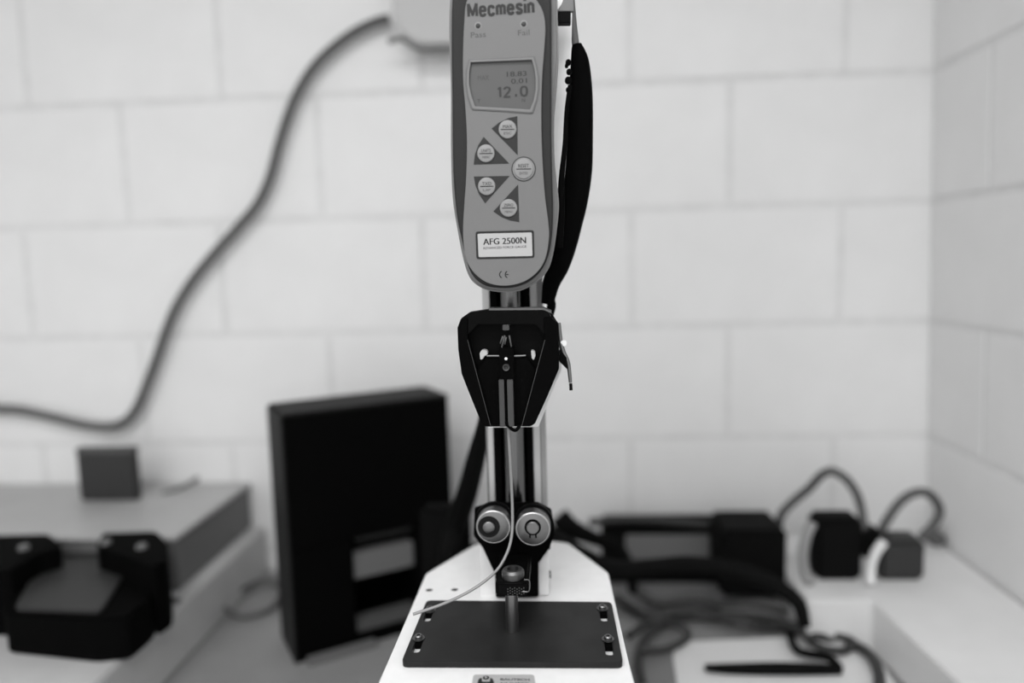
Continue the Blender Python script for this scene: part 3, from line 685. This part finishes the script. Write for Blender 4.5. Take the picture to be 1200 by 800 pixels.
# heavy black cable
t_ = tube('heavy_cable', [P(628, 618, 1.2), P(650, 634, 1.2), P(685, 655, 1.22), P(720, 668, 1.24), P(765, 664, 1.26), P(810, 661, 1.26), P(860, 668, 1.26), P(905, 684, 1.23), P(935, 706, 1.20), P(943, 735, 1.18)], [0.018, 0.02, 0.02, 0.017, 0.015, 0.015, 0.015, 0.014, 0.012, 0.010], M_cblk)
tag(t_, 'heavy black cable arching from behind the stand toward the ledge', 'cable')
t_ = tube('tangled_cable', [P(655, 604, 1.35), P(668, 618, 1.35), P(700, 632, 1.4), P(725, 642, 1.42), P(738, 665, 1.42), PZ(742, 692, BZ+0.01)], [0.02, 0.02, 0.014, 0.012, 0.01, 0.01], M_cblk)
tag(t_, 'short thick black cable end just right of the stand column', 'cable')
# plugs on the ledge
def plug(x0, x1, y0, Y, name, label, m):
    a = P(x0, 640, Y); b_ = P(x1, 640, Y); zt_ = P((x0+x1)/2, y0, Y).z
    t = thing(name, ((a.x+b_.x)/2, Y, 0.84), label, 'plug', 'plugs on the white ledge')
    box('plug_body', (a.x, Y, 0.84), (b_.x, Y+0.06, zt_), m, t, 0.008)
    return t, Vector(((a.x+b_.x)/2, Y+0.03, zt_))
Yp = PZ(985, 681, 0.84).y
t1, top1 = plug(958, 1012, 609, Yp, 'power_plug', 'tall black power plug at the left of the white ledge', M_cblk)
t2, top2 = plug(1032, 1086, 634, Yp, 'power_plug', 'lower black power plug at the right corner of the white ledge', M_dkgrey)
boxpx('plug_side', 1012, 622, 1034, 655, Yp+0.02, 0.04, M_cblk, t1, 0.005)
t_ = thing('pale_strap', P(945, 682, Yp), 'pale curved strap in front of the tall black plug on the ledge', 'strap')
tube('strap_band', [P(952, 612, Yp-0.01), P(945, 628, Yp-0.012), P(941, 650, Yp-0.012), P(944, 672, Yp-0.012), PZ(950, 684, 0.846)], 0.0095, mat('strap_grey', 0.28), t_)
tube('strap_band', [P(1036, 634, Yp-0.012), P(1026, 648, Yp-0.014), P(1021, 664, Yp-0.014), PZ(1020, 684, 0.846)], 0.0085, M_ledge, t_)
t_ = tube('plug_lead', [P(912, 618, 1.45), P(916, 602, 1.45), P(930, 587, 1.45), P(948, 572, 1.44), P(962, 557, 1.43), P(975, 552, 1.42), P(990, 560, 1.41), P(1002, 575, 1.39), P(1009, 595, 1.38), P(1013, 625, Yp+0.035)], 0.0088, mat('lead_mid', 0.075))
tag(t_, 'grey lead arching high above the tall black plug', 'cable')
t_ = tube('plug_lead', [P(1032, 640, 1.38), P(1033, 622, 1.38), P(1042, 605, 1.39), P(1055, 588, 1.40), P(1070, 578, 1.40), P(1085, 577, 1.40), P(1097, 587, 1.40), P(1101, 600, 1.40), P(1094, 615, 1.39), P(1080, 630, 1.38)], 0.0088, mat('lead_mid', 0.075))
tag(t_, 'grey lead looping above the lower plug near the wall corner', 'cable')
t_ = box('corner_item', (P(1092, 640, 1.48).x, 1.48, 0.84), (P(1110, 640, 1.48).x, 1.53, P(1100, 627, 1.48).z), M_mid, r=0.006)
tag(t_, 'small grey item in the corner of the ledge beside the wall', 'item')

# papers, tool and tangled leads on the right of the bench
def sheet(name, px, m, z=BZ, th=0.002, label='', cat='paper'):
    bm = bmesh.new(); prism_pts(bm, [PZ(x, y, z+th) for x, y in px], Vector((0, 0, -th)))
    bmesh.ops.recalc_face_normals(bm, faces=bm.faces); o = fin(name, bm, m, None, False); return tag(o, label, cat)
sheet('paper_sheet', [(792, 752), (1010, 742), (1075, 840), (772, 850)], M_paper, label='white paper sheet on the bench in front of the ledge')
sheet('folded_paper', [(838, 694), (905, 688), (925, 716), (846, 722)], mat('paper_grey', 0.36, 0.8), th=0.004, label='small grey paper lying on the bench under the heavy cable')
sheet('grey_strip', [(742, 738), (784, 735), (800, 850), (752, 850)], mat('strip_grey', 0.20, 0.6), th=0.006, label='grey flat strip on the bench right beside the stand base', cat='strip')
pe = thing('black_pen_tool', PZ(900, 785, BZ+0.002), 'black pen-shaped tool lying on the white paper sheet', 'tool')
tube('tool_barrel', [PZ(826, 782, BZ+0.012), PZ(860, 783, BZ+0.012), PZ(920, 783, BZ+0.014), PZ(985, 784, BZ+0.012)], [0.006, 0.009, 0.0105, 0.008], M_cblk, pe)
tube('tool_cord', [PZ(985, 784, BZ+0.012), PZ(970, 770, BZ+0.02), PZ(935, 762, BZ+0.02), PZ(925, 740, BZ+0.015)], 0.007, M_cblk, pe)
def lead(px, r, m, label, lift=0.008):
    o = tube('loose_lead', [PZ(x, y, BZ+0.009+lift*(i % 3)) for i, (x, y) in enumerate(px)], r, m); tag(o, label, 'cable')
lead([(752, 800), (748, 770), (760, 742), (790, 726), (830, 722), (870, 730), (905, 736), (950, 730)], 0.008, M_cordd, 'dark lead curving round the top of the white paper sheet')
lead([(722, 700), (760, 722), (800, 716), (850, 722), (900, 726), (950, 742), (990, 752), (1016, 764), (1030, 790), (1028, 830)], 0.009, M_cordd, 'long dark lead running along the foot of the ledge')
lead([(745, 690), (770, 705), (815, 700), (850, 708), (880, 705), (930, 712)], 0.010, M_cord, 'grey lead under the heavy black cable')
lead([(735, 745), (765, 728), (800, 735), (805, 748), (780, 760), (748, 762)], 0.006, M_cordd, 'small dark loop of lead beside the grey strip')
lead([(940, 738), (950, 752), (968, 760), (990, 762), (1000, 752), (978, 744)], 0.007, M_cordd, 'dark loop of lead at the corner of the paper')
